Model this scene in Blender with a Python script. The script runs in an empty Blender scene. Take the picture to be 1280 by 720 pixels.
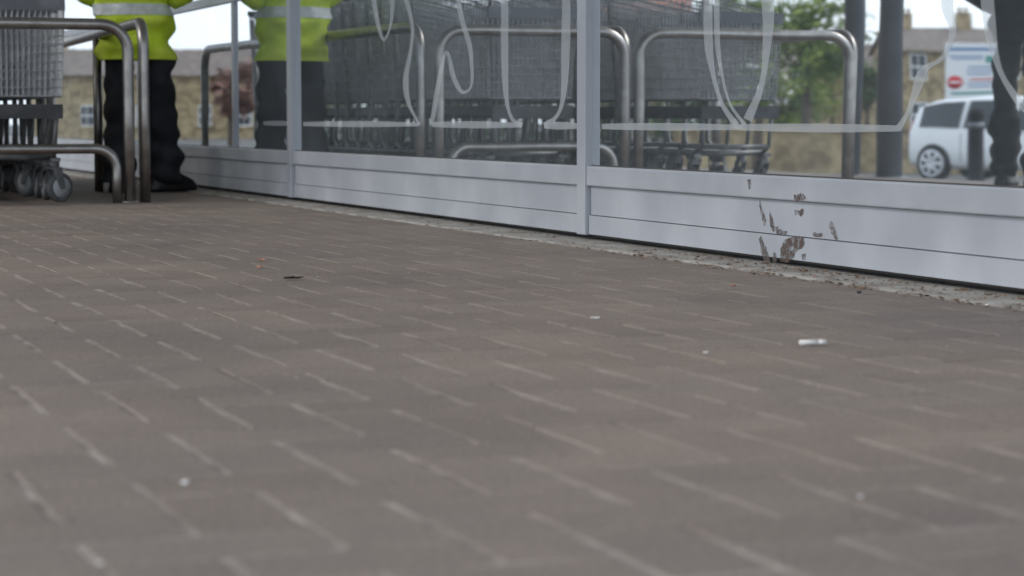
import bpy, bmesh, math, random
from mathutils import Vector, Matrix, noise
random.seed(7)
R=math.radians
COL=bpy.context.scene.collection
FX=2700.0; TH=math.atan(1040/FX); S=math.sin(TH); Cc=math.cos(TH); H=.351; PF=2.455

# ---------------- materials ----------------
def mat(name,c1,c2=None,rough=.6,metal=0,scale=8,bump=0,bscale=60,detail=6,spec=.5,rlo=.45,rhi=.6):
    m=bpy.data.materials.new(name); m.use_nodes=True; nt=m.node_tree; b=nt.nodes['Principled BSDF']
    b.inputs['Base Color'].default_value=(*c1,1); b.inputs['Roughness'].default_value=rough
    b.inputs['Metallic'].default_value=metal; b.inputs['Specular IOR Level'].default_value=spec
    tc=nt.nodes.new('ShaderNodeTexCoord')
    if c2:
        n=nt.nodes.new('ShaderNodeTexNoise'); n.inputs['Scale'].default_value=scale; n.inputs['Detail'].default_value=detail
        nt.links.new(tc.outputs['Object'],n.inputs['Vector'])
        r=nt.nodes.new('ShaderNodeValToRGB'); r.color_ramp.elements[0].position=rlo; r.color_ramp.elements[1].position=rhi
        r.color_ramp.elements[0].color=(*c1,1); r.color_ramp.elements[1].color=(*c2,1)
        nt.links.new(n.outputs['Fac'],r.inputs['Fac']); nt.links.new(r.outputs['Color'],b.inputs['Base Color'])
    if bump:
        n2=nt.nodes.new('ShaderNodeTexNoise'); n2.inputs['Scale'].default_value=bscale; n2.inputs['Detail'].default_value=5
        nt.links.new(tc.outputs['Object'],n2.inputs['Vector'])
        bp=nt.nodes.new('ShaderNodeBump'); bp.inputs['Strength'].default_value=bump; bp.inputs['Distance'].default_value=.004
        nt.links.new(n2.outputs['Fac'],bp.inputs['Height']); nt.links.new(bp.outputs['Normal'],b.inputs['Normal'])
    return m
M={}
M['frame']=mat('powder_coated_frame',(.40,.42,.46),(.47,.49,.53),rough=.42,scale=3,bump=.08,bscale=25)
M['panel']=mat('powder_coated_panel',(.41,.43,.47),(.51,.53,.57),rough=.42,scale=4,bump=.1,bscale=14,rlo=.35,rhi=.65)
M['groove']=mat('dark_gap',(.09,.08,.075),rough=.9)
M['steel']=mat('brushed_steel',(.34,.32,.305),(.44,.42,.40),rough=.38,metal=1,scale=14,bump=.1,bscale=160)
M['wire']=mat('zinc_wire',(.46,.47,.49),(.60,.61,.63),rough=.45,metal=.5,scale=20)
M['chassis']=mat('shaded_steel',(.20,.205,.21),(.30,.305,.31),rough=.5,metal=.5,scale=20)  # shade put into the colour, keeps chassis and casters dim in the glass
M['plastic']=mat('dark_plastic',(.05,.052,.056),(.08,.08,.085),rough=.55,scale=12)
M['greyplastic']=mat('grey_plastic',(.16,.165,.18),(.22,.225,.24),rough=.5,scale=12)
M['rubber']=mat('grey_rubber',(.10,.105,.11),(.16,.16,.17),rough=.7,scale=30)
M['hubgrey']=mat('pale_hub_plastic',(.45,.47,.49),rough=.5)
M['hivis']=mat('hi_vis_fabric',(.66,.84,.04),(.78,.93,.09),rough=.75,scale=9,bump=.6,bscale=18)
M['tape']=mat('reflective_tape',(.56,.58,.60),(.66,.68,.70),rough=.5,metal=.1,scale=30)
M['trouser']=mat('dark_trousers',(.014,.015,.02),(.028,.029,.036),rough=.85,scale=10,bump=.5,bscale=24)
M['black']=mat('black_cloth',(.01,.01,.012),(.02,.02,.022),rough=.9,scale=10)
M['boot']=mat('black_boot',(.012,.012,.013),rough=.4)
M['skin']=mat('skin',(.5,.30,.22),(.55,.34,.25),rough=.5,scale=10)
M['hair']=mat('hair',(.03,.02,.014),(.06,.04,.03),rough=.6,scale=40)
M['white']=mat('white_paint',(.82,.82,.81),rough=.35)
M['carglass']=mat('car_glass',(.02,.025,.03),rough=.08)
M['tyre']=mat('tyre',(.012,.012,.012),rough=.9,spec=.2)
M['rim']=mat('alloy_rim',(.7,.7,.71),rough=.5)
M['lamp']=mat('clear_headlamp',(.3,.32,.34),rough=.15)
M['red']=mat('red_sign',(.6,.02,.03),rough=.4)
M['blue']=mat('blue_sign',(.12,.22,.42),rough=.4)
M['teal']=mat('green_sign',(.10,.32,.28),rough=.4)
M['redlamp']=mat('red_lamp',(.4,.01,.01),rough=.2)
M['col']=mat('grey_column_paint',(.14,.15,.17),(.18,.19,.21),rough=.45,scale=4)
M['stone']=mat('stone_wall',(.22,.16,.09),(.48,.37,.21),rough=.9,scale=2.2,rlo=.38,rhi=.62)
M['roof']=mat('slate_roof',(.14,.11,.095),(.22,.18,.15),rough=.8,scale=3)
M['redroof']=mat('red_tile_roof',(.28,.10,.06),(.36,.15,.09),rough=.8,scale=3)
M['bark']=mat('bark',(.07,.05,.035),(.12,.09,.06),rough=.9,scale=12,bump=.5)
M['leafa']=mat('leaf_green',(.09,.15,.02),(.26,.31,.04),rough=.6,scale=1.5)
M['leafb']=mat('leaf_dark',(.04,.07,.025),(.09,.13,.04),rough=.6,scale=1.5)
M['leafr']=mat('leaf_copper',(.16,.07,.05),(.30,.16,.12),rough=.6,scale=1.5)
M['blossom']=mat('pale_blossom',(.55,.52,.48),(.7,.68,.66),rough=.7,scale=5)
M['asphalt']=mat('asphalt',(.07,.068,.065),(.11,.105,.10),rough=.9,scale=.7,bump=.3)
M['concrete']=mat('kerb_concrete',(.24,.215,.19),(.40,.385,.36),rough=.85,scale=9,bump=.5,bscale=90,rlo=.35,rhi=.58)
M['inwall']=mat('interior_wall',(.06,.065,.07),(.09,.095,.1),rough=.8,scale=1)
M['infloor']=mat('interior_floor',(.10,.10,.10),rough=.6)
M['canopy']=mat('canopy_soffit',(.8,.8,.8),rough=.7)
M['leaf']=mat('dead_leaf',(.12,.07,.04),(.28,.17,.10),rough=.8,scale=30)
M['darkleaf']=mat('dark_leaf',(.012,.010,.010),rough=.8)
M['orange']=mat('orange_bit',(.50,.22,.14),rough=.7)
M['paper']=mat('white_paper',(.78,.76,.74),rough=.8)

def mudmat(name,op,col):
    m=bpy.data.materials.new(name); m.use_nodes=True; nt=m.node_tree; b=nt.nodes['Principled BSDF']; N=nt.nodes.new; L=nt.links.new
    b.inputs['Base Color'].default_value=(*col,1); b.inputs['Roughness'].default_value=.9
    tc=N('ShaderNodeTexCoord'); n=N('ShaderNodeTexNoise'); n.inputs['Scale'].default_value=75; n.inputs['Detail'].default_value=6
    L(tc.outputs['Object'],n.inputs['Vector']); r=N('ShaderNodeMapRange'); r.inputs[1].default_value=.30; r.inputs[2].default_value=.60; r.inputs[3].default_value=0; r.inputs[4].default_value=op
    L(n.outputs['Fac'],r.inputs[0]); L(r.outputs[0],b.inputs['Alpha']); return m
M['mud']=mudmat('dried_mud',1,(.12,.085,.07)); M['smear']=mudmat('thin_mud_smear',.85,(.15,.125,.115))
def sandmat():
    m=bpy.data.materials.new('joint_sand'); m.use_nodes=True; nt=m.node_tree; b=nt.nodes['Principled BSDF']; b.inputs['Roughness'].default_value=.95
    b.inputs['Specular IOR Level'].default_value=.1
    tc=nt.nodes.new('ShaderNodeTexCoord'); n=nt.nodes.new('ShaderNodeTexNoise'); n.inputs['Scale'].default_value=5.0; n.inputs['Detail'].default_value=10; n.inputs['Roughness'].default_value=.75
    nt.links.new(tc.outputs['Object'],n.inputs['Vector'])
    r=nt.nodes.new('ShaderNodeValToRGB'); e=r.color_ramp.elements
    e[0].position=.42; e[0].color=(.18,.155,.138,1); e[1].position=.62; e[1].color=(.42,.375,.34,1)
    nt.links.new(n.outputs['Fac'],r.inputs['Fac']); nt.links.new(r.outputs['Color'],b.inputs['Base Color'])
    return m
M['sand']=sandmat()
def brickmat():
    m=bpy.data.materials.new('block_paving'); m.use_nodes=True; nt=m.node_tree; b=nt.nodes['Principled BSDF']
    b.inputs['Roughness'].default_value=.75; b.inputs['Specular IOR Level'].default_value=.3
    N=nt.nodes.new; L=nt.links.new
    g=N('ShaderNodeNewGeometry'); tc=N('ShaderNodeTexCoord')
    r=N('ShaderNodeValToRGB'); e=r.color_ramp.elements
    e[0].position=0; e[0].color=(.214,.181,.163,1); e[1].position=1; e[1].color=(.246,.210,.188,1)
    x=e.new(.5); x.color=(.229,.195,.177,1)
    L(g.outputs['Random Per Island'],r.inputs['Fac'])
    n=N('ShaderNodeTexNoise'); n.inputs['Scale'].default_value=1.1; n.inputs['Detail'].default_value=9; n.inputs['Roughness'].default_value=.68
    L(tc.outputs['Object'],n.inputs['Vector'])
    r2=N('ShaderNodeValToRGB'); r2.color_ramp.elements[0].position=.3; r2.color_ramp.elements[0].color=(.74,.76,.79,1); r2.color_ramp.elements[1].position=.7; r2.color_ramp.elements[1].color=(1.20,1.16,1.08,1)
    L(n.outputs['Fac'],r2.inputs['Fac'])
    mx=N('ShaderNodeMix'); mx.data_type='RGBA'; mx.blend_type='MULTIPLY'; mx.inputs[0].default_value=1
    L(r.outputs['Color'],mx.inputs[6]); L(r2.outputs['Color'],mx.inputs[7])
    n3=N('ShaderNodeTexNoise'); n3.inputs['Scale'].default_value=170; n3.inputs['Detail'].default_value=4
    L(tc.outputs['Object'],n3.inputs['Vector'])
    r3=N('ShaderNodeValToRGB'); r3.color_ramp.elements[0].position=.35; r3.color_ramp.elements[0].color=(.8,.8,.8,1); r3.color_ramp.elements[1].position=.68; r3.color_ramp.elements[1].color=(1.25,1.22,1.2,1)
    L(n3.outputs['Fac'],r3.inputs['Fac'])
    m2=N('ShaderNodeMix'); m2.data_type='RGBA'; m2.blend_type='MULTIPLY'; m2.inputs[0].default_value=1
    L(mx.outputs[2],m2.inputs[6]); L(r3.outputs['Color'],m2.inputs[7]); L(m2.outputs[2],b.inputs['Base Color'])
    bp=N('ShaderNodeBump'); bp.inputs['Strength'].default_value=.35; bp.inputs['Distance'].default_value=.002
    L(n3.outputs['Fac'],bp.inputs['Height']); L(bp.outputs['Normal'],b.inputs['Normal'])
    return m
M['brick']=brickmat()
def glassmat():
    m=bpy.data.materials.new('shopfront_glass'); m.use_nodes=True; nt=m.node_tree; nt.nodes.clear(); N=nt.nodes.new; L=nt.links.new
    o=N('ShaderNodeOutputMaterial'); t=N('ShaderNodeBsdfTransparent'); t.inputs[0].default_value=(.55,.58,.6,1)
    g=N('ShaderNodeBsdfGlossy'); g.inputs['Roughness'].default_value=.014; g.inputs['Color'].default_value=(.93,.97,1,1)
    f=N('ShaderNodeFresnel'); f.inputs['IOR'].default_value=1.35
    a=N('ShaderNodeMath'); a.operation='ADD'; a.inputs[1].default_value=.31; a.use_clamp=True
    L(f.outputs[0],a.inputs[0]); x=N('ShaderNodeMixShader'); L(a.outputs[0],x.inputs[0]); L(t.outputs[0],x.inputs[1]); L(g.outputs[0],x.inputs[2])
    tc=N('ShaderNodeTexCoord'); n=N('ShaderNodeTexNoise'); n.inputs['Scale'].default_value=2.2; n.inputs['Detail'].default_value=1
    L(tc.outputs['Object'],n.inputs['Vector']); b=N('ShaderNodeBump'); b.inputs['Strength'].default_value=.12; b.inputs['Distance'].default_value=.004
    L(n.outputs['Fac'],b.inputs['Height']); L(b.outputs['Normal'],g.inputs['Normal'])
    d=N('ShaderNodeBsdfDiffuse'); d.inputs[0].default_value=(.42,.48,.52,1)
    n2=N('ShaderNodeTexNoise'); n2.inputs['Scale'].default_value=3; n2.inputs['Detail'].default_value=8; L(tc.outputs['Object'],n2.inputs['Vector'])
    mr=N('ShaderNodeMapRange'); mr.inputs[1].default_value=.3; mr.inputs[2].default_value=.7; mr.inputs[3].default_value=.09; mr.inputs[4].default_value=.17
    L(n2.outputs['Fac'],mr.inputs[0]); x2=N('ShaderNodeMixShader'); L(mr.outputs[0],x2.inputs[0]); L(x.outputs[0],x2.inputs[1]); L(d.outputs[0],x2.inputs[2])
    L(x2.outputs[0],o.inputs[0])
    return m
M['glass']=glassmat()
def vinylmat():
    m=bpy.data.materials.new('frosted_vinyl'); m.use_nodes=True; nt=m.node_tree; nt.nodes.clear(); N=nt.nodes.new; L=nt.links.new
    o=N('ShaderNodeOutputMaterial'); t=N('ShaderNodeBsdfTransparent'); d=N('ShaderNodeBsdfDiffuse'); d.inputs[0].default_value=(.85,.88,.9,1)
    x=N('ShaderNodeMixShader'); x.inputs[0].default_value=.28; L(t.outputs[0],x.inputs[1]); L(d.outputs[0],x.inputs[2]); L(x.outputs[0],o.inputs[0]); return m
M['vinyl']=vinylmat()

# ---------------- mesh helper ----------------
class MB:
    def __init__(s): s.v=[]; s.f=[]; s.sm=[]
    def add(s,vs,fs,smooth=False):
        o=len(s.v); s.v+= [tuple(v) for v in vs]; s.f+=[tuple(i+o for i in f) for f in fs]; s.sm+=[smooth]*len(fs); return s
    def box(s,x0,x1,y0,y1,z0,z1):
        return s.add([(x0,y0,z0),(x1,y0,z0),(x1,y1,z0),(x0,y1,z0),(x0,y0,z1),(x1,y0,z1),(x1,y1,z1),(x0,y1,z1)],
          [(0,3,2,1),(4,5,6,7),(0,1,5,4),(1,2,6,5),(2,3,7,6),(3,0,4,7)])
    def tube(s,pts,r,n=8,caps=True):
        pts=[Vector(p) for p in pts]; rs=r if isinstance(r,(list,tuple)) else [r]*len(pts)
        vs=[];fs=[]; ref=None
        for i,p in enumerate(pts):
            if i==0: t=pts[1]-p
            elif i==len(pts)-1: t=p-pts[i-1]
            else: t=(pts[i+1]-p).normalized()+(p-pts[i-1]).normalized()
            t.normalize()
            if ref is None:
                ref=Vector((0,0,1)) if abs(t.z)<.9 else Vector((1,0,0))
            u=(ref-t*ref.dot(t)).normalized(); ref=u; w=t.cross(u)
            for k in range(n):
                a=2*math.pi*k/n; vs.append(p+(u*math.cos(a)+w*math.sin(a))*rs[i])
        for i in range(len(pts)-1):
            for k in range(n):
                k2=(k+1)%n; fs.append((i*n+k,i*n+k2,(i+1)*n+k2,(i+1)*n+k))
        if caps: fs.append(tuple(range(n-1,-1,-1))); fs.append(tuple((len(pts)-1)*n+k for k in range(n)))
        return s.add(vs,fs,n>4)
    def loft(s,rings,n=20,caps=True,jit=0,p=2.0):
        vs=[];fs=[]
        for (cx,cy,cz,rx,ry) in rings:
            for k in range(n):
                a=2*math.pi*k/n; c,d=math.cos(a),math.sin(a)
                q=Vector((cx+rx*math.copysign(abs(c)**(2/p),c),cy+ry*math.copysign(abs(d)**(2/p),d),cz))
                if jit:
                    k1=noise.noise(Vector((q.x*9,q.y*9,q.z*14)))*jit; q.x+=k1*c; q.y+=k1*d
                vs.append(q)
        m=len(rings)
        for i in range(m-1):
            for k in range(n):
                k2=(k+1)%n; fs.append((i*n+k,i*n+k2,(i+1)*n+k2,(i+1)*n+k))
        if caps: fs.append(tuple(range(n-1,-1,-1))); fs.append(tuple((m-1)*n+k for k in range(n)))
        return s.add(vs,fs,True)
    def lathe(s,prof,center,axis='x',n=24):
        vs=[];fs=[];c=Vector(center)
        for (o,r) in prof:
            for k in range(n):
                a=2*math.pi*k/n; u,w=r*math.cos(a),r*math.sin(a)
                d={'x':(o,u,w),'y':(u,o,w),'z':(u,w,o)}[axis]; vs.append(c+Vector(d))
        m=len(prof)
        for i in range(m-1):
            for k in range(n):
                k2=(k+1)%n; fs.append((i*n+k,i*n+k2,(i+1)*n+k2,(i+1)*n+k))
        fs.append(tuple(range(n-1,-1,-1))); fs.append(tuple((m-1)*n+k for k in range(n)))
        return s.add(vs,fs,True)
    def build(s,name,m,parent=None):
        me=bpy.data.meshes.new(name); me.from_pydata(s.v,[],s.f); me.materials.append(m)
        me.polygons.foreach_set('use_smooth',s.sm); me.update()
        bm=bmesh.new(); bm.from_mesh(me); bmesh.ops.recalc_face_normals(bm,faces=bm.faces); bm.to_mesh(me); bm.free()
        o=bpy.data.objects.new(name,me); COL.objects.link(o); o.parent=parent
        return o
def tag(o,label=None,cat=None,group=None,kind=None):
    for k,v in (('label',label),('category',cat),('group',group),('kind',kind)):
        if v: o[k]=v
    return o
def thing(name,label,cat,loc=(0,0,0),rz=0,group=None):
    o=bpy.data.objects.new(name,None); COL.objects.link(o); o.location=loc; o.rotation_euler=(0,0,rz); o.empty_display_size=.1
    return tag(o,label,cat,group)
def bevel(o,w=.003,seg=2):
    b=o.modifiers.new('bevel','BEVEL'); b.width=w; b.segments=seg; b.limit_method='ANGLE'; return o
def copy_tree(o,parent=None):
    c=o.copy(); COL.objects.link(c); c.parent=parent
    for ch in list(o.children): copy_tree(ch,c)
    return c
def arc(c,u,w,r,a0,a1,n=6):
    c=Vector(c);u=Vector(u);w=Vector(w)
    return [c+(u*math.cos(a0+(a1-a0)*i/n)+w*math.sin(a0+(a1-a0)*i/n))*r for i in range(n+1)]
def gz(p): return 0 if p>-1.5 else -.049*(min(-1.5-p,18.5))
def V(x,z):
    xr=(x-640)/FX*z; a=z*Cc-xr*S; p=2*PF-(z*S+xr*Cc); return p,a
def G(x,y,dx=.001): # a point on the glass plane
    t=(x-640)/FX; a=PF*(Cc-t*S)/(S+t*Cc); z=a*Cc+PF*S; return Vector((PF-dx,a,H-(y-149)*z/FX))
def GR(x,y): # point on the pavement
    z=FX*H/(y-149); xr=(x-640)/FX*z; return (z*S+xr*Cc, z*Cc-xr*S)

# ---------------- ground ----------------
b=MB()
ps=[400,3.5,-1.5,-20,-400]; zs=[-.02,-.02,-.02,-.93,-.93]; ys=[-300,-30,0,30,80,500]
vs=[];fs=[]
for i,p in enumerate(ps):
    for y in ys: vs.append((p,y,zs[i]))
n=len(ys)
for i in range(len(ps)-1):
    for j in range(n-1): fs.append((i*n+j,i*n+j+1,(i+1)*n+j+1,(i+1)*n+j))
b.add(vs,fs); tag(b.build('ground',M['asphalt']),kind='structure')
b=MB(); b.box(-2.05,2.31,-3,22.2,-.016,-.0013); tag(b.build('paving_bed',M['sand']),kind='structure')
b=MB()
U=.1; OA=-.02
def brick(i0,i1,j0,j1):
    g=random.uniform(.0022,.0036); x0,x1,y0,y1=i0*U+g,i1*U-g,j0*U+OA+g,j1*U+OA-g
    dz=random.uniform(-.0004,.0006); sx=random.uniform(-.005,.005); sy=random.uniform(-.003,.003)
    cx,cy=(x0+x1)/2,(y0+y1)/2; c=random.uniform(.0025,.005)
    def zz(x,y,o): return dz+sx*(x-cx)+sy*(y-cy)+o
    vs=[]
    jt=[(random.uniform(-.0009,.0009),random.uniform(-.0009,.0009)) for _ in range(4)]
    for (e,o) in ((0,-.012),(0,-.0018),(c,0)):
        for q,(x,y) in enumerate(((x0+e,y0+e),(x1-e,y0+e),(x1-e,y1-e),(x0+e,y1-e))): vs.append((x+jt[q][0],y+jt[q][1],zz(x,y,o)))
    fs=[(8,9,10,11)]
    for k in range(4):
        k2=(k+1)%4; fs+=[(k,k2,4+k2,4+k),(4+k,4+k2,8+k2,8+k)]
    b.add(vs,fs)
I0,I1,J0,J1=-20,23,-25,221
for i in range(I0,I1):
    for j in range(J0,J1):
        t=(i+j)%4
        if t==0: brick(i,min(i+2,I1),j,j+1)
        elif t==1 and i==I0: brick(i,i+1,j,j+1)
        elif t==2: brick(i,i+1,j,min(j+2,J1))
        elif t==3 and j==J0: brick(i,i+1,j,j+1)
tag(b.build('pavement',M['brick']),kind='structure')
b=MB()
y=-3.0
while y<22:
    b.box(2.306,2.50,y+.0015,y+.9135,-.018,.005+random.uniform(-.0005,.0005)); y+=.915
o=b.build('kerb',M['concrete']); bevel(o,.003); tag(o,kind='structure')

# ---------------- shopfront ----------------
shop=thing('shopfront','long grey framed glass shopfront with panelled base beside the brick paving','shopfront')
ms=[-3.83,-.63,2.57,5.76,8.96,12.18,15.38,18.58,21.78]
GP={}
for a in ms:
    w=.031
    o=MB().box(PF-.024,PF+.04,a-w,a+w,.018,3.5).build('mullion',M['frame'],shop); bevel(o,.003)
for k in range(len(ms)-1):
    y0,y1=ms[k]+.031,ms[k+1]-.031
    o=MB().box(PF-.020,PF+.03,y0+.0005,y1-.0005,.160,.2165).build('sill_rail',M['frame'],shop); bevel(o,.004)
    MB().box(PF-.006,PF+.02,y0+.004,y1-.004,.0770,.1585).box(PF-.012,PF+.02,y0+.004,y1-.004,.021,.0747).build('base_panel',M['panel'],shop)
    MB().box(PF+.0,PF+.015,y0,y1,.015,.160).build('panel_gap',M['groove'],shop)
    gp=MB().add([(PF,y0,.2165),(PF,y1,.2165),(PF,y1,3.4),(PF,y0,3.4)],[(0,1,2,3)]).build('glass_pane',M['glass'],shop)
    gk=MB().box(PF-.005,PF-.001,y0,y1,.2168,.2195).build('gasket',M['groove'],gp)
    GP[k]=gp
    if y0>8.5:
        o=MB().box(PF-.012,PF+.03,y0,y1,.90,.945).build('transom',M['frame'],shop); bevel(o,.003)
MB().box(PF-.03,PF+.06,ms[0],ms[-1],3.4,4.2).build('fascia',M['frame'],shop)
o=MB().box(PF-.012,PF+.03,9.98,10.02,.218,.8995).build('mullion',M['frame'],shop)
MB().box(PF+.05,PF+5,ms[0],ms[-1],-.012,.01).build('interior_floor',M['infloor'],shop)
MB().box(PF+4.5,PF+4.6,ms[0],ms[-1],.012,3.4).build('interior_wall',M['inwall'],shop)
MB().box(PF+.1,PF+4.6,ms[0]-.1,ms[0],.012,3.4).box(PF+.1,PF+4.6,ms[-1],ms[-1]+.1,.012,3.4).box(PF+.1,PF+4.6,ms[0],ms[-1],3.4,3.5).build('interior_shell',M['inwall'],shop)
MB().box(-2.2,PF-.05,.5,22,3.8,4.0).build('canopy',M['canopy'],shop)
def cr(pts,n=8):
    P=[Vector(p) for p in pts]; P=[P[0]*2-P[1]]+P+[P[-1]*2-P[-2]]; out=[]
    for i in range(1,len(P)-2):
        for k in range(n):
            t=k/n; a,b_,c,d=P[i-1],P[i],P[i+1],P[i+2]
            out.append(.5*((2*b_)+(c-a)*t+(2*a-5*b_+4*c-d)*t*t+(3*b_-a-3*c+d)*t**3))
    out.append(P[-2]); return out
def ribbon(mb,px,w):
    q=cr([G(x,y).to_tuple() for x,y in px]); vs=[];fs=[]
    for i,p in enumerate(q):
        t=(q[min(i+1,len(q)-1)]-q[max(i-1,0)]).normalized(); nn=Vector((0,-t.z,t.y))*w/2
        nn=Vector((0,nn.y*3.8,nn.z))*(1+.35*math.sin(i*.23)); vs+=[p+nn,p-nn]
        if i: fs.append((2*i-2,2*i-1,2*i+1,2*i))
    mb.add(vs,fs)
dec=[
 (3,[(380,155),(450,155),(524,155.5)],.017),(4,[(330,154),(350,154),(364,154.5)],.017),
 (3,[(540,155.5),(600,156),(652,156.5)],.017),(3,[(680,157),(700,157),(728,157.5)],.017),
 (2,[(752,158),(840,158.5),(925,159)],.015),(2,[(925,159),(1030,160),(1125,160.5)],.015),
 (3,[(466,-40),(470,10),(480,50),(490,30),(492,-5)],.012),(3,[(492,-5),(505,-8),(516,30),(515,60),(508,100),(512,130),(525,156)],.013),
 (3,[(540,156),(548,110),(556,72),(561,68),(567,95),(578,115),(590,105),(588,60),(578,25),(566,-40)],.011),
 (3,[(632,-60),(631,60),(633,120),(640,148),(653,157)],.013),(3,[(708,-60),(707,60),(704,120),(696,145),(680,157)],.013),
 (2,[(884,-80),(884,40),(890,90),(902,130),(921,158)],.010),(2,[(895,-80),(895,40),(901,90),(912,130),(932,158)],.006),
 (2,[(945,-80),(958,10),(956,70),(950,110),(934,150)],.012),
 (2,[(1192,-100),(1180,0),(1188,40),(1176,72),(1153,88),(1143,115),(1134,140),(1122,161)],.009),
 (2,[(1220,-100),(1232,20),(1241,70),(1256,105),(1285,140),(1320,150)],.009)]
for k,px,w in dec:
    mb=MB(); ribbon(mb,px,w); mb.build('line_drawing',M['vinyl'],GP[k])
def splat(px,dx):
    pts=[G(x,y,dx) for x,y in px]; q=cr([p.to_tuple() for p in pts+[pts[0]]],4)[:-1]
    c=sum(q,Vector())/len(q); q=[p+Vector((0,noise.noise(p*120)*.006,noise.noise(p*97+Vector((3,1,2)))*.006)) for p in q]
    return MB().add([c]+q,[(0,i+1,(i+1)%len(q)+1) for i in range(len(q))])
SP=[[(982,327),(983,310),(990,298),(1008,296),(1012,306),(1002,315),(994,327)],[(1002,243),(1013,242),(1016,249),(1005,251)],[(1038,280),(1044,279),(1051,296),(1047,298)],
 [(1020,291),(1031,291),(1030,296),(1021,295)],[(952,246),(956,260),(961,275),(958,282),(954,266)],[(965,264),(970,276),(971,290),(966,280)],[(974,287),(987,288),(985,293),(975,292)],
 [(955,298),(959,297),(965,312),(970,328),(966,330),(959,318)],[(997,262),(1008,261),(1006,269),(998,268)],[(966,281),(976,283),(973,288)],[(944,224),(948,225),(947,236),(945,234)],[(963,330),(967,330),(970,347),(966,349)],
 [(972,316),(976,314),(977,327),(974,330)],[(1010,318),(1014,317),(1013,324),(1010,323)]]
for i,s_ in enumerate(SP):
    yc=sum(p[1] for p in s_)/len(s_); splat(s_,.0215 if yc<254 else (.0075 if yc<296 else .0135)).build('mud_splash',M['mud' if i in (0,1,8) else 'smear'],shop)

# ---------------- canopy columns ----------------
for (x,z,w,lab) in ((1110,13,.075,'grey round canopy column, the one nearer the parked white car'),(1064,13.6,.06,'slimmer grey canopy column beside the end of the trolley bays')):
    p,a=V(x,z); o=thing('canopy_column',lab,'column',(p,a,gz(p)-.02))
    MB().lathe([(0,w),(3.81,w)],(0,0,0),'z',24).build('shaft',M['col'],o)
    MB().lathe([(0,w+.05),(.015,w+.05),(.025,w+.01)],(0,0,.02),'z',24).build('base_plate',M['col'],o)

# ---------------- rails ----------------
def hoop(mb,p0,p1,h,r=.024,rad=.11,n=12):
    p0=Vector((*p0,0)); p1=Vector((*p1,0)); u=(p1-p0).normalized(); z=Vector((0,0,1))
    pts=[p0+z*-.01,p0+z*(h*.5)]+arc(p0+u*rad+z*(h-rad),-u,z,rad,0,math.pi/2)+arc(p1-u*rad+z*(h-rad),z,u,rad,0,math.pi/2)+[p1+z*(h*.5),p1-z*.01]
    mb.tube(pts,r,n)
def end_rail(pa,pb,lab,low=True):
    t=thing('trolley_bay_rail',lab,'rail',(pa,9.06,0),0,None)
    m=MB(); hoop(m,(0,0),(pb-pa,0),.745); m.build('upper_hoop',M['steel'],t)
    if low:
        m=MB(); hoop(m,(-.052,-.0),(pb-pa+.052,0),.228,.021,.09); m.build('lower_hoop',M['steel'],t)
    for x in (0,pb-pa): MB().lathe([(0,.042),(.005,.042),(.007,.03)],(x,0,.001),'z',20).build('foot_flange',M['steel'],t)
def side_rail(q0,q1,lab):
    t=thing('trolley_bay_side_rail',lab,'rail',(q0[0],q0[1],0))
    d=Vector((q1[0]-q0[0],q1[1]-q0[1],0))
    m=MB(); hoop(m,(0,0),(d.x,d.y),.76); m.build('upper_hoop',M['steel'],t)
    m=MB(); m.tube([d*.41-Vector((0,0,.01)),d*.41+Vector((0,0,.737))],.022,12); m.build('post',M['steel'],t)
end_rail(1.767,.87,'steel hoop rail across the end of the trolley bay nearest the glass')
end_rail(.80,-.29,'steel hoop rail across the end of the second trolley bay from the glass',False)
side_rail((1.84,9.10),(2.0,12.6),'long steel side rail between the trolleys and the hi-vis person')
side_rail((.835,9.13),(.835,12.6),'long steel side rail dividing the two trolley bays')
side_rail((-.33,9.10),(-.33,12.6),'long steel side rail on the car park side of the trolley bays')

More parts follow.
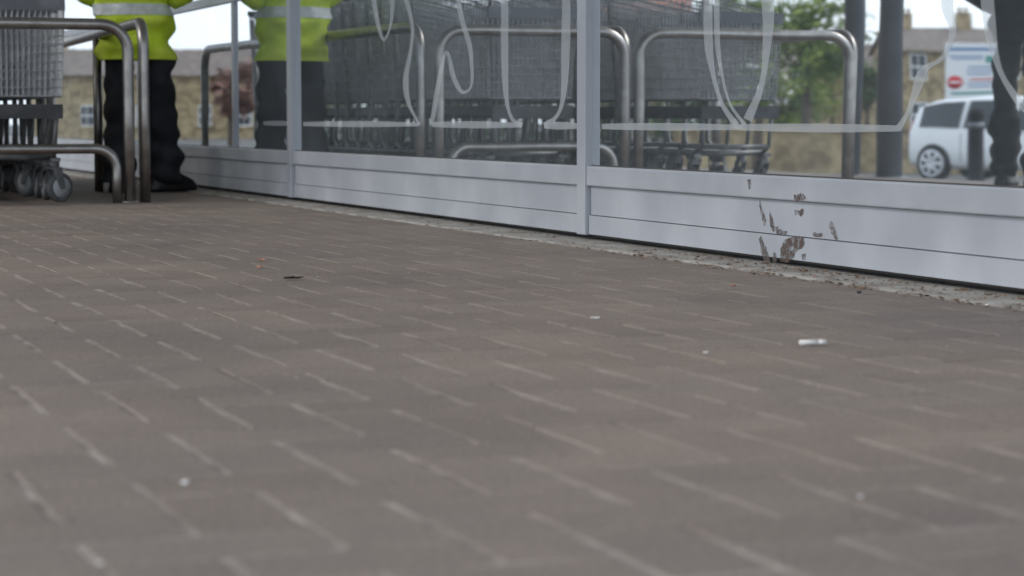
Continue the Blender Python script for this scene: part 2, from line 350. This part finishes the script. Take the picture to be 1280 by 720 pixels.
# ---------------- trolley ----------------
def make_trolley():
    t=thing('shopping_trolley','x','trolley')
    L=.92
    def hw(y): return .215+.065*y/L
    def top(y): return .84+.14*y/L
    zb=.445
    m=MB(); r=.0026
    for s in (-1,1):
        for k in range(27):
            y=.02+k*(L-.04)/26; m.tube([(s*hw(y)*.93,y,zb),(s*hw(y),y,top(y))],r,4,False)
        for k in range(10):
            f=k/9; m.tube([(s*(hw(0)*(.93+.07*f)),.0,zb+(top(0)-zb)*f),(s*(hw(L)*(.93+.07*f)),L,zb+(top(L)-zb)*f)],r if k<9 else .005,4 if k<9 else 6,False)
    for k in range(19):
        f=-1+2*k/18; m.tube([(f*hw(0)*.93,0,zb),(f*hw(0),-.02,top(0))],r,4,False)
        m.tube([(f*hw(0)*.93,0,zb),(f*hw(L)*.93,L,zb)],r,4,False)
        m.tube([(f*hw(L)*.93,L,zb),(f*hw(L),L,top(L))],r,4,False)
    for k in range(12):
        f=k/11; z=zb+(top(0)-zb)*f; m.tube([(-hw(0)*(.93+.07*f),-.02*f,z),(hw(0)*(.93+.07*f),-.02*f,z)],r if 0<k<11 else .0045,4,False)
        z=zb+(top(L)-zb)*f; m.tube([(-hw(L)*(.93+.07*f),L,z),(hw(L)*(.93+.07*f),L,z)],r,4,False)
    m.build('basket',M['wire'],t)
    m=MB()
    for s in (-1,1):
        m.tube([(s*.18,.10,.19),(s*.26,.80,.19),(s*.262,.88,.24),(s*.255,.86,.45),(s*.262,.93,.96)],.0125,8)
        m.tube([(s*.18,.10,.19),(s*.17,.02,.22),(s*.18,.0,.40)],.010,8)
        m.box(s*.18-.02,s*.18+.02,.05,.16,.172,.188)
    m.tube([(-.18,.10,.19),(.18,.10,.19)],.0125,8); m.tube([(-.17,.02,.22),(.17,.02,.22)],.010,8); m.tube([(-.25,.72,.19),(.25,.72,.19)],.0105,8)
    m.build('chassis',M['chassis'],t)
    m=MB()
    for k in range(17):
        f=-1+k/8; m.box(f*.185-.004,f*.185+.004,-.01,.70,.395,.402)
    m.box(-.20,.20,-.03,-.01,.352,.412); m.box(-.20,.20,.69,.71,.382,.412); m.box(-.202,-.192,-.02,.7,.372,.412); m.box(.192,.202,-.02,.7,.372,.412)
    for k in range(6): m.box(-.19,.19,.08+.1*k,.088+.1*k,.388,.395)
    m.build('lower_tray',M['plastic'],t)
    MB().tube([(-.28,.96,1.0),(.28,.96,1.0)],.016,10).build('handle',M['greyplastic'],t)
    MB().box(-.215,.215,-.035,-.022,.80,.85).build('nose_bumper',M['greyplastic'],t)
    for (x,y) in ((-.18,.10),(.18,.10),(-.255,.80),(.255,.80)):
        c=MB()
        c.lathe([(0,.016),(.010,.024),(.028,.024),(.032,.014)],(0,0,.142),'z',14)
        for s in (-1,1): c.add([(s*.019,-.03,.148),(s*.019,.025,.148),(s*.019,.042,.062),(s*.019,.022,.052),
                               (s*.023,-.03,.148),(s*.023,.025,.148),(s*.023,.042,.062),(s*.023,.022,.052)],
                               [(0,1,2,3),(4,7,6,5),(0,4,5,1),(1,5,6,2),(2,6,7,3),(3,7,4,0)])
        c.box(-.023,.023,-.03,.025,.140,.149)
        c.lathe([(-.027,.008),(.027,.008)],(0,.028,.0625),'x',10)
        co=c.build('caster',M['chassis'],t); co.location=(x,y,0)
        MB().lathe([(-.014,.045),(-.015,.056),(-.010,.0625),(.010,.0625),(.015,.056),(.014,.045)],(0,.028,.0625),'x',28).build('tyre',M['rubber'],co)
        MB().lathe([(-.0175,.012),(-.016,.044),(.016,.044),(.0175,.012)],(0,.028,.0625),'x',20).build('hub',M['hubgrey'],co)
    return t
proto=make_trolley()
for bay,(pc,n,bn) in enumerate(((1.30,14,'nearest the glass'),(.25,14,'farther from the glass'))):
    ts=[proto if (bay==0 and i==0) else copy_tree(proto) for i in range(n)]
    for i,t in enumerate(ts):
        t.location=(pc+random.uniform(-.012,.012)*(i>0),9.13+i*.235,.001); t.rotation_euler=(0,0,random.uniform(-.015,.015))
        cs=[c for c in t.children if c.name.startswith('caster')]
        for c in cs: c.rotation_euler=(0,0,random.choice((0,0,1))*random.uniform(-1.2,1.2))
        if bay==0 and i==0:
            for c,an in zip(sorted(cs,key=lambda c:(round(c.location.y,2),-c.location.x)),(R(-62),R(35),.2,.1)): c.rotation_euler=(0,0,an)
        if i==0: t['label']='wire shopping trolley at the very front of the bay '+bn
        else:
            t['label']='wire shopping trolley nested behind the front one in the bay '+bn; t['group']='trolleys nested in the bay '+bn

# ---------------- people ----------------
def person(label,loc,rz,hivis,lf,rf,sc=1):
    t=thing('person',label,'person',loc,rz); t.scale=(sc,sc,sc)
    J={'pel':(0,0,.93),'sp':(0,0,1.15),'ch':(0,0,1.35),'ne':(0,.01,1.50),'hd':(0,.02,1.60),'ht':(0,.015,1.70)}
    R_={'pel':(.11,.08),'sp':(.11,.08),'ch':(.13,.08),'ne':(.05,.05),'hd':(.075,.09),'ht':(.06,.07)}
    E=[('pel','sp'),('sp','ch'),('ch','ne'),('ne','hd'),('hd','ht')]
    for s,f in ((-1,lf),(1,rf)):
        k='L' if s<0 else 'R'
        kn=(f[0]*.6+s*.09*.4,f[1]*.6+.0,.50)
        J.update({k+'h':(s*.075,0,.88),k+'k':kn,k+'a':(f[0],f[1]-.02,.09),k+'t':(f[0]+f[3]*.1,f[1]+.11,.035),
                  k+'s':(s*.17,0,1.40),k+'e':(s*.29,-.035,1.07),k+'w':(s*.17,.05,.93),k+'p':(s*.13,.065,.88)})
        R_.update({k+'h':(.07,.07),k+'k':(.05,.05),k+'a':(.036,.036),k+'t':(.03,.025),k+'s':(.045,.045),k+'e':(.035,.035),k+'w':(.024,.024),k+'p':(.026,.018)})
        E+=[('pel',k+'h'),(k+'h',k+'k'),(k+'k',k+'a'),(k+'a',k+'t'),('ch',k+'s'),(k+'s',k+'e'),(k+'e',k+'w'),(k+'w',k+'p')]
    for s in (-1,1):
        k='L' if s<0 else 'R'
        for q in range(4):
            n1,n2=f'{k}f{q}',f'{k}g{q}'; o=(q-1.5)*.018
            J[n1]=(s*.12,.068+o,.845); J[n2]=(s*.115,.07+o,.81-.006*(1.5-abs(q-1.5)))
            R_[n1]=(.0095,.0095); R_[n2]=(.008,.008); E+=[(k+'p',n1),(n1,n2)]
        J[k+'m']=(s*.09,.10,.865); R_[k+'m']=(.010,.010); E.append((k+'p',k+'m'))
    names=list(J); idx={n:i for i,n in enumerate(names)}
    me=bpy.data.meshes.new('body'); me.from_pydata([J[n] for n in names],[(idx[a],idx[c]) for a,c in E],[]); me.materials.append(M['skin'])
    o=bpy.data.objects.new('body',me); COL.objects.link(o); o.parent=t
    sk=o.modifiers.new('skin','SKIN'); sk.use_smooth_shade=True
    for n in names:
        v=me.skin_vertices[0].data[idx[n]]; v.radius=R_[n]; v.use_root=(n=='pel')
    sb=o.modifiers.new('sub','SUBSURF'); sb.levels=1; sb.render_levels=1
    MB().loft([(0,-.0,1.62,.082,.10),(0,-.01,1.67,.086,.105),(0,-.01,1.73,.07,.085),(0,-.01,1.765,.03,.04)],16,jit=.01).build('hair',M['hair'],t)
    MB().loft([(0,.108,1.60,.016,.016),(0,.11,1.615,.012,.02),(0,.104,1.645,.007,.01)],10).build('nose',M['skin'],t)
    for s in (-1,1):
        MB().lathe([(-.004,.012),(0,.014),(.004,.011)],(s*.033,.098,1.645),'y',12).build('eye',M['black'],t)
        MB().loft([(s*.083,0,1.59,.006,.012),(s*.09,-.004,1.62,.010,.02),(s*.086,-.006,1.65,.006,.012)],10).build('ear',M['skin'],t)
    m=MB()
    for s,f in ((-1,lf),(1,rf)):
        kn=(f[0]*.6+s*.09*.4,f[1]*.6); rings=[]
        for i in range(41):
            u=i/40; z=.93-(.93-.05)*u
            if z>.5: w=(.93-z)/.43; cx=s*.068*(1-w)+kn[0]*w; cy=kn[1]*w
            else: w=(.5-z)/.445; cx=kn[0]*(1-w)+f[0]*w; cy=kn[1]*(1-w)+(f[1]-.02)*w
            r=.076+.006*math.sin(z*70+s)*max(0,u-.45)*2-.004*u+(.010 if u>.85 else 0)
            rings.append((cx,cy,z,r*.95,r*1.1))
        m.loft(rings,28,jit=.034)
    m.loft([(0,0,.82,.12,.09),(0,0,.90,.13,.09),(0,0,1.0,.13,.09)],20)
    m.build('trousers',M['trouser'],t)
    for s,f in ((-1,lf),(1,rf)):
        a=f[3]
        mm=MB().loft([(0,.03,.0,.05,.145),(0,.03,.018,.052,.148),(0,.03,.03,.05,.145),(0,.025,.055,.047,.13),(0,0,.085,.044,.085),(0,-.03,.11,.046,.062),(0,-.03,.16,.046,.056)],20,p=2.6)
        rot=Matrix.Rotation(-a,3,'Z'); mm.v=[tuple(rot@Vector(v)+Vector((f[0],f[1],.001))) for v in mm.v]
        mm.build('boot',M['boot'],t)
    jm=M['hivis'] if hivis else M['black']
    hem=.635 if hivis else .74
    base=[(hem,.178,.147),(.72,.178,.144),(.80,.178,.14),(.88,.18,.138),(.96,.18,.135),(1.06,.18,.13),(1.18,.185,.13),(1.30,.195,.13),(1.39,.19,.12),(1.45,.14,.095),(1.49,.085,.08),(1.54,.075,.075)]
    base=[r for r in base if r[0]>=hem]
    def W(z):
        for q in range(len(base)-1):
            if base[q][0]<=z<=base[q+1][0]:
                f=(z-base[q][0])/(base[q+1][0]-base[q][0]); return base[q][1]*(1-f)+base[q+1][1]*f, base[q][2]*(1-f)+base[q+1][2]*f
        return base[0][1:]
    m=MB(); rings=[]
    z=hem
    while z<1.54:
        w=W(z); fl=.005*math.sin(z*40); rings.append((0,0,z,w[0]+fl,w[1]+fl)); z+=.015
    m.loft(rings,48,caps=False,jit=.038,p=2.3)
    for s in (-1,1):
        m.tube([(s*.165,0,1.42),(s*.22,-.01,1.30),(s*.275,-.03,1.15),(s*.30,-.035,1.06),(s*.285,.0,1.0),(s*.235,.04,.955),(s*.17,.06,.925)],[.066,.068,.063,.062,.06,.055,.05],14)
    jo=m.build('jacket',jm,t)
    if hivis:
        for (z0,z1) in ((.845,.90),(1.07,1.12)):
            rr=[]
            for q in range(5):
                z=z0+(z1-z0)*q/4; w=W(z); fl=.005*math.sin(z*40)+.004; rr.append((0,0,z,w[0]+fl,w[1]+fl))
            m=MB(); m.loft(rr,48,caps=False,jit=.038,p=2.3); m.build('reflective_band',M['tape'],jo)
        for s in (-1,1):
            m=MB(); m.tube([(s*.288,-.033,1.11),(s*.298,-.035,1.065)],.0655,14,False); m.build('sleeve_band',M['tape'],jo)
    return t
person('person in a long yellow hi-vis coat and dark trousers standing by the glass',(2.06,10.40,0),-R(22),True,(-.075,-.04,0,-.15),(.14,.03,0,.75))
p,a=V(1276,11.4)
person('person dressed all in black standing out by the canopy columns',(p,a,0),R(60),False,(-.10,.0,0,-.2),(.11,.02,0,.2),1.02)

# ---------------- car ----------------
def car(label,loc,rz,paint):
    t=thing('parked_car',label,'car',loc,rz)
    st=[(-2.08,.45,.60,.78,.56,.80),(-2.02,.30,.76,.92,.62,1.10),(-1.85,.26,.84,.96,.62,1.40),(-1.5,.24,.88,.95,.60,1.51),(-.8,.22,.885,.93,.60,1.555),(-.1,.22,.885,.91,.60,1.55),
     (.45,.22,.885,.90,.59,1.49),(.90,.22,.885,.90,.60,1.27),(1.25,.23,.88,.90,.62,1.06),(1.55,.24,.86,.88,.60,.98),(1.82,.26,.80,.80,.55,.87),(2.0,.32,.68,.64,.5,.72),(2.08,.42,.5,.5,.4,.52)]
    rows=[]
    for (x,b0,w,bz,rw,rz_) in st:
        h=[(0,b0),(w*.9,b0),(w,b0+.12),(w*1.01,(b0+bz)/2),(w,bz),((w+rw)/2,(bz+rz_)/2+.01),(rw,rz_-.03),(rw*.6,rz_),(0,rz_+.015)]
        rows.append([(x,yy,zz) for yy,zz in h]+[(x,-yy,zz) for yy,zz in h[-2:0:-1]])
    n=len(rows[0]); m=MB(); vs=[v for r in rows for v in r]; fs=[]
    for i in range(len(rows)-1):
        for k in range(n): fs.append((i*n+k,i*n+(k+1)%n,(i+1)*n+(k+1)%n,(i+1)*n+k))
    fs.append(tuple(range(n))); fs.append(tuple((len(rows)-1)*n+k for k in range(n)))
    m.add(vs,fs,True); m.build('body',paint,t)
    for s in (-1,1):
        def sp(x,f):
            for q in range(len(st)-1):
                if st[q][0]<=x<=st[q+1][0]:
                    g=(x-st[q][0])/(st[q+1][0]-st[q][0]); w=st[q][2]*(1-g)+st[q+1][2]*g; bz=st[q][3]*(1-g)+st[q+1][3]*g; rw=st[q][4]*(1-g)+st[q+1][4]*g; rz_=st[q][5]*(1-g)+st[q+1][5]*g
            return (x,s*((w+(rw-w)*f)+.02),bz+(rz_-.03-bz)*f+.02)
        for xs in ((-1.75,-1.3,-.9),(-.82,-.3,.08),(.16,.45,.75,1.05)):
            m=MB(); vs=[];fs=[]
            for i,x in enumerate(xs): vs+=[sp(x,.04),sp(x,.48),sp(x,.9)]
            for i in range(len(xs)-1): fs+=[(3*i,3*i+1,3*i+4,3*i+3),(3*i+1,3*i+2,3*i+5,3*i+4)]
            m.add(vs,fs).build('side_window',M['carglass'],t)
        for x in (-1.42,1.36):
            MB().lathe([(-.10,.345),(.012,.345)],(x,s*.885,.33),'y',28).build('wheel_arch',M['tyre'],t)
            w=MB().lathe([(-.1,.22),(-.1,.30),(-.08,.32),(.08,.32),(.1,.30),(.1,.22)],(x,s*.84,.32),'y',28).build('wheel',M['tyre'],t)
            m=MB()
            m.lathe([(s*.096,.05),(s*.112,.06),(s*.116,.03)],(x,s*.84,.32),'y',16)
            for q in range(7):
                an=q*math.pi*2/7; m.tube([(x,s*.945,.32),(x+.22*math.cos(an),s*.950,.32+.22*math.sin(an))],.034,6)
            m.tube([(x+.225*math.cos(q*math.pi/14),s*.948,.32+.225*math.sin(q*math.pi/14)) for q in range(29)],.024,6)
            m.build('rim',M['rim'],w)
        MB().loft([(1.93,s*.60,.66,.08,.08),(1.88,s*.62,.72,.11,.10),(1.80,s*.64,.80,.07,.06)],12).build('headlight',M['lamp'],t)
        MB().loft([(-2.03,s*.70,.80,.03,.06),(-2.0,s*.70,.95,.04,.06),(-1.95,s*.66,1.12,.03,.04)],12).build('tail_light',M['redlamp'],t)
        MB().loft([(.75,s*.97,.92,.05,.08),(.73,s*.98,.98,.07,.1),(.72,s*.97,1.04,.05,.08)],12).build('wing_mirror',paint,t)
        for x in (-.86,.12,.98): MB().box(x-.006,x+.006,s*.893-.004,s*.893+.004,.35,.88).build('door_gap',M['plastic'],t)
    MB().add([(.52,-.52,1.485),(.52,.52,1.485),(1.20,.58,1.11),(1.20,-.58,1.11)],[(0,1,2,3)]).build('windscreen',M['carglass'],t)
    MB().add([(-2.035,-.56,1.06),(-2.035,.56,1.06),(-1.885,.52,1.37),(-1.885,-.52,1.37)],[(0,1,2,3)]).build('rear_window',M['carglass'],t)
    return t
p,a=V(1281,40); car('white hatchback parked in the car park near the black bollard',(p,a,gz(p)+.03),TH+R(218),M['white'])
# bollard
p,a=V(1218,22)
t=thing('bollard','black bollard standing in front of the white hatchback','bollard',(p,a,gz(p)-.01))
MB().lathe([(0,.085),(.03,.085),(.04,.075),(.66,.072),(.68,.08),(.71,.08),(.74,.065),(.765,.03)],(0,0,0),'z',20).build('post',M['black'],t)
MB().lathe([(0,.0735),(.06,.0735)],(0,0,.55),'z',20).build('band',M['greyplastic'],t)
# sign board
p,a=V(1211,48)
t=thing('sign_board','white car park sign board with a red no entry disc behind the white car','sign',(p,a,gz(p)),TH)
zb=H+(149-126)*48/FX-gz(p); zt=H+(149-55)*48/FX-gz(p)
o=MB().box(-.52,.52,-.02,.02,zb,zt).build('board',M['white'],t); bevel(o,.006)
for x in (-.45,.45): MB().tube([(x,.05,-.05),(x,.05,zt-.05)],.035,10).build('post',M['col'],t)
MB().lathe([(-.003,.15),(.003,.15)],(.33,-.026,zb+.42),'y',28).build('no_entry_disc',M['red'],t)
MB().box(.23,.43,-.035,-.0305,zb+.40,zb+.44).build('no_entry_bar',M['white'],t)
for (x0,x1,z,h,mm) in ((-.48,.48,1.10,.07,'blue'),(-.2,.46,.98,.03,'blue'),(-.2,.40,.92,.03,'blue'),(-.46,-.26,.84,.16,'teal'),(-.45,.1,.74,.03,'blue'),(-.46,.12,.66,.03,'blue'),(-.4,.1,.58,.03,'blue'),
   (-.46,.05,.46,.035,'red'),(-.44,.1,.38,.03,'blue'),(-.4,.08,.30,.03,'blue'),(-.46,.40,.14,.06,'teal')):
    MB().box(x0,x1,-.024,-.0205,zb+z,zb+z+h).build('printed_stripe',M[mm],t)
# stone wall
p0,a0=V(840,52); p1,a1=V(1330,50)
L_=math.hypot(p1-p0,a1-a0); ang=math.atan2(a1-a0,p1-p0)
t=thing('stone_wall','low stone boundary wall along the far edge of the car park','wall',(p0,a0,-.95),ang)
o=MB().box(0,L_,-.2,.2,0,1.0).build('masonry',M['stone'],t)
m=MB(); x=0
while x<L_: m.box(x,x+.48,-.24,.24,1.001,1.08+random.uniform(0,.05)); x+=.5
m.build('coping',M['stone'],t)
# hedge added to block the bright gaps reflected under the trolleys
p0,a0=V(395,60); p1,a1=V(905,58)
L_=math.hypot(p1-p0,a1-a0); ang=math.atan2(a1-a0,p1-p0)
t=thing('hedge','long dark hedge added to block bright gaps far behind the trolley bays','hedge',(p0,a0,-.95),ang)
m=MB()
for i in range(int(L_/.5)+1):
    m.tube([(min(i*.5,L_),0,0),(min(i*.5,L_)+random.uniform(-.2,.2),random.uniform(-.1,.1),1.9)],[.03,.012],5)
m.build('stems',M['bark'],t)
m=MB()
for i in range(9000):
    q=Vector((random.uniform(0,L_),random.gauss(0,.25),random.uniform(.05,2.15)+.15*noise.noise(Vector((i*.01,0,0))))); s_=random.uniform(.05,.13)
    r_=Matrix.Rotation(random.uniform(0,6.28),3,Vector((random.gauss(0,1),random.gauss(0,1),random.gauss(0,1))).normalized())
    m.add([q+r_@Vector(v)*s_ for v in ((-1,0,0),(0,-.6,.1),(1,0,0),(0,.6,.1))],[(0,1,2,3)])
m.build('foliage',M['leafb'],t)
# buildings
def house(label,xL,xR,z,yeave,yridge,wallm,roofm,storeys=2):
    xc=(xL+xR)/2; p,a=V(xc,z); w=(xR-xL)/FX*z; he=H+(149-yeave)*z/FX+1; hr=H+(149-yridge)*z/FX+1
    t=thing('stone_house',label,'house',(p,a,-1),TH); d=8
    MB().box(-w/2,w/2,0,d,0,he).add([(-w/2,0,he),(-w/2,d,he),(-w/2,d/2,hr),(w/2,0,he),(w/2,d,he),(w/2,d/2,hr)],[(0,1,2),(3,5,4)]).build('wall',wallm,t)
    rf=MB().add([(-w/2-.3,-.4,he-.15),(w/2+.3,-.4,he-.15),(w/2+.3,d/2,hr+.12),(-w/2-.3,d/2,hr+.12),(w/2+.3,d+.4,he-.15),(-w/2-.3,d+.4,he-.15)],[(0,1,2,3),(3,2,4,5)]).build('roof',roofm,t)
    for cx in (-w/2+.8,w/2-1.2,w*.05):
        MB().box(cx-.35,cx+.35,d/2-.3,d/2+.3,hr-.4,hr+.9).tube([(cx-.15,d/2,hr+.9),(cx-.15,d/2,hr+1.2)],.1,8).tube([(cx+.15,d/2,hr+.9),(cx+.15,d/2,hr+1.2)],.1,8).build('chimney',M['stone'],rf)
    nw=max(2,int(w/2.4))
    for i in range(nw):
        x=-w/2+(i+.5)*w/nw
        for s in range(storeys):
            z0=.9+s*(he/storeys)
            f=MB().box(x-.5,x+.5,-.05,.0,z0,z0+1.35).build('window',M['white'],t)
            MB().box(x-.42,x-.03,-.06,-.052,z0+.08,z0+.63).box(x+.03,x+.42,-.06,-.052,z0+.08,z0+.63).box(x-.42,x-.03,-.06,-.052,z0+.72,z0+1.27).box(x+.03,x+.42,-.06,-.052,z0+.72,z0+1.27).build('pane',M['carglass'],f)
            MB().box(x-.6,x+.6,-.12,0,z0-.14,z0-.001).build('sill',M['stone'],f)
house('brown stone terrace house with chimneys beyond the white car',1118,1345,115,62,36,M['stone'],M['roof'])
house('tall house with a red tiled roof far behind the trolley bays',745,862,150,14,-8,M['stone'],M['redroof'],3)
house('lower stone house between the green tree and the terrace house',1040,1128,135,88,56,M['stone'],M['roof'],1)
house('stone house half hidden by the small blossoming tree',890,1035,130,80,48,M['stone'],M['roof'])
house('pale stone house far off past the hi-vis person',40,330,140,92,62,M['stone'],M['roof'],1)
# trees
def tree(label,x,z,ytop,ybot,wpx,lm,nleaf=2600,blossom=False,cat='tree'):
    p,a=V(x,z); g=-.95; hc=(149-ytop)/FX*z+H-g; hb=max(.3,(149-ybot)/FX*z+H-g); rw=wpx/2/FX*z
    t=thing('leafy_tree',label,cat,(p,a,g),TH)
    m=MB(); cz=(hc+hb)/2
    m.tube([(0,0,-.1),(.05,.02,hb*.6),(-.03,.03,cz)],[.16,.13,.07],8)
    cl=[]
    for k in range(26):
        th=random.uniform(0,2*math.pi); u=random.uniform(-1,1); rr=random.uniform(.45,1)
        c=Vector((math.cos(th)*math.sqrt(1-u*u)*rw*rr,math.sin(th)*math.sqrt(1-u*u)*rw*rr*.8,cz+u*(hc-hb)/2*rr)); cl.append(c)
        if k<11: m.tube([(-.01,.02,min(cz,max(hb*.7,c.z*.6))),((c.x)*.5,c.y*.5,(cz+c.z)/2),c.to_tuple()],[.06,.035,.012],6)
    m.build('trunk',M['bark'],t)
    m=MB(); bl=MB()
    for i in range(nleaf):
        c=random.choice(cl); d=Vector((random.gauss(0,1),random.gauss(0,1),random.gauss(0,.8)))*rw*.19
        q=c+d; s_=random.uniform(.06,.15)
        r_=Matrix.Rotation(random.uniform(0,6.28),3,Vector((random.gauss(0,1),random.gauss(0,1),random.gauss(0,1))).normalized())
        vs=[q+r_@Vector(v)*s_ for v in ((-1,0,0),(0,-.5,.1),(1,0,0),(0,.5,.1))]
        (bl if (blossom and random.random()<.4) else m).add(vs,[(0,1,2,3)])
    m.build('crown',lm,t)
    if blossom: bl.build('blossom',M['blossom'],t)
tree('tall bright green tree beyond the car park wall',1010,62,-10,120,135,M['leafa'],3400)
tree('slender bright green tree left of the tall one beyond the car park wall',935,70,-25,90,95,M['leafa'],2200)
tree('small blossoming tree with pale flowers at the car park wall',950,49,72,158,62,M['leafa'],1700,True)
tree('dark bushy tree partly behind the trolley bays',880,66,20,140,110,M['leafb'])
tree('dark tree between the terrace house and the green tree',1085,95,75,150,60,M['leafb'],1500)
tree('broad tree beyond the wall far behind the second trolley bay',700,80,-5,140,150,M['leafb'],2000)
tree('low bright tree behind the tall bright green tree',985,75,100,165,110,M['leafa'],2000)
tree('copper leaved shrub tree seen beside the hi-vis person',292,62,82,152,58,M['leafr'],1800)
tree('bushy tree beyond the car park behind the hi-vis person',400,80,50,150,130,M['leafb'],2800)
tree('dark tree behind the trolley bay nearest the glass',550,75,30,150,150,M['leafb'],2800)

# ---------------- litter ----------------
def flake(x,y,w,h,m,name,label,cat,rz=None,thick=.002,curl=.3):
    p,a=GR(x,y); rz=random.uniform(0,3) if rz is None else rz
    n=9; vs=[]
    for i in range(n):
        an=2*math.pi*i/n; r=1+random.uniform(-.25,.25); vs.append((math.cos(an)*w/2*r,math.sin(an)*h/2*r,thick+random.uniform(0,curl)*h))
    vs.append((0,0,thick+h*.15))
    mb=MB().add(vs+[(v[0],v[1],v[2]-thick*.8) for v in vs],[(i,(i+1)%n,n) for i in range(n)]+[(n+1+i,n+1+(i+1)%n,2*n+1) for i in range(n)]+[(i,(i+1)%n,n+1+(i+1)%n,n+1+i) for i in range(n)])
    o=mb.build(name,m); o.location=(p,a,.0005); o.rotation_euler=(0,0,rz); tag(o,label,cat)
p,a=GR(1018,433)
t=thing('cigarette_butt','white cigarette butt lying alone on the paving at right','cigarette butt',(p,a,.0055),TH*-1+R(14))
MB().tube([(-.0215,0,0),(-.006,.0004,0),(.008,0,0)],.0042,12).build('paper',M['paper'],t)
MB().tube([(.0082,0,0),(.0215,-.0006,0)],.0041,12).build('filter',M['paper'],t)
flake(366,350,.045,.016,M['darkleaf'],'curled_leaf','dark curled leaf on the paving at left','leaf',.2,curl=.4)
flake(326,327,.022,.018,M['orange'],'litter_scrap','small orange scrap near the dark curled leaf','litter')
flake(324,335,.018,.014,M['orange'],'litter_scrap','orange crumb just in front of the small orange scrap','litter')
flake(917,358,.012,.01,M['orange'],'litter_scrap','reddish scrap on the paving close to the kerb below the mud splash','litter')
flake(745,399,.018,.008,M['paper'],'litter_scrap','flat pale scrap in the middle of the paving','litter')
flake(227,609,.007,.006,M['paper'],'litter_scrap','white speck on the near paving at left','litter',thick=.002)
flake(1080,627,.006,.004,M['paper'],'litter_scrap','pale speck on the near paving at right','litter',thick=.0015)
flake(117,713,.005,.005,M['paper'],'litter_scrap','white speck nearest the lower left corner','litter',thick=.0015)
flake(1075,368,.014,.010,M['darkleaf'],'curled_leaf','dark leaf fragment by the kerb under the mud','leaf',curl=.6)
flake(1237,383,.010,.010,M['paper'],'litter_scrap','pale chewing gum blob by the kerb at right','litter')
flake(884,443,.010,.006,M['paper'],'litter_scrap','tiny pale chip left of the cigarette butt','litter')
mb=MB()
for i in range(1900):
    a=random.uniform(2.0,13); p=2.306-abs(random.gauss(0,.022))+random.choice((0,0,.03,.12,.10)); s_=random.uniform(.0012,.0056)
    if random.random()<.5: a=random.uniform(2.2,5.2)
    z=.006 if p>2.306 else .0008
    vs=[(p+random.uniform(-1,1)*s_*1.4,a+random.uniform(-1,1)*s_*2,z+random.uniform(0,1)*s_) for _ in range(4)]
    mb.add(vs,[(0,1,2),(0,2,3),(0,3,1),(1,3,2)])
tag(mb.build('kerb_grit',M['leaf']),'brown grit and leaf crumbs gathered along the kerb','grit',kind='stuff')
mb=MB()
for i in range(420):
    a=random.uniform(1.5,10); p=random.uniform(-.5,2.3); s_=random.uniform(.0006,.002)
    vs=[(p+random.uniform(-1,1)*s_,a+random.uniform(-1,1)*s_,.0005+random.uniform(0,1)*s_) for _ in range(4)]
    mb.add(vs,[(0,1,2),(0,2,3),(0,3,1),(1,3,2)])
tag(mb.build('pale_grit',M['paper']),'pale grains scattered over the brick paving','grit',kind='stuff')

# ---------------- world, sun, camera ----------------
sc=bpy.context.scene
w=bpy.data.worlds.new('World'); sc.world=w; w.use_nodes=True; nt=w.node_tree
sky=nt.nodes.new('ShaderNodeTexSky'); sky.sky_type='NISHITA'; sky.sun_disc=False; sky.sun_elevation=R(38); sky.air_density=1.2; sky.dust_density=1
mx=nt.nodes.new('ShaderNodeMix'); mx.data_type='RGBA'; mx.inputs[0].default_value=.8; mx.inputs[7].default_value=(8.6,9.5,10.6,1)
nt.links.new(sky.outputs[0],mx.inputs[6])
bg=nt.nodes['Background']; bg.inputs['Strength'].default_value=.15; nt.links.new(mx.outputs[2],bg.inputs[0])
sd=bpy.data.lights.new('sun','SUN'); sd.energy=1.5; sd.angle=R(14); sd.color=(1,.94,.86); so=bpy.data.objects.new('sun',sd); COL.objects.link(so)
D=Vector((-.9,.1,.70)).normalized()
so.rotation_euler=(-D).to_track_quat('-Z','Y').to_euler(); sky.sun_rotation=math.atan2(D.x,D.y)
cd=bpy.data.cameras.new('camera'); cam=bpy.data.objects.new('camera',cd); COL.objects.link(cam); sc.camera=cam
cd.sensor_width=36; cd.lens=FX*36/1280; cd.clip_end=2000; cd.clip_start=.05
pitch=math.atan(211/FX); f=Vector((S*math.cos(pitch),Cc*math.cos(pitch),-math.sin(pitch)))
cam.location=(0,0,H); cam.rotation_euler=f.to_track_quat('-Z','Y').to_euler()
cd.dof.use_dof=True; cd.dof.focus_distance=5.5; cd.dof.aperture_fstop=6.0
sc.view_settings.view_transform='Standard'; sc.view_settings.look='None'; sc.view_settings.exposure=0
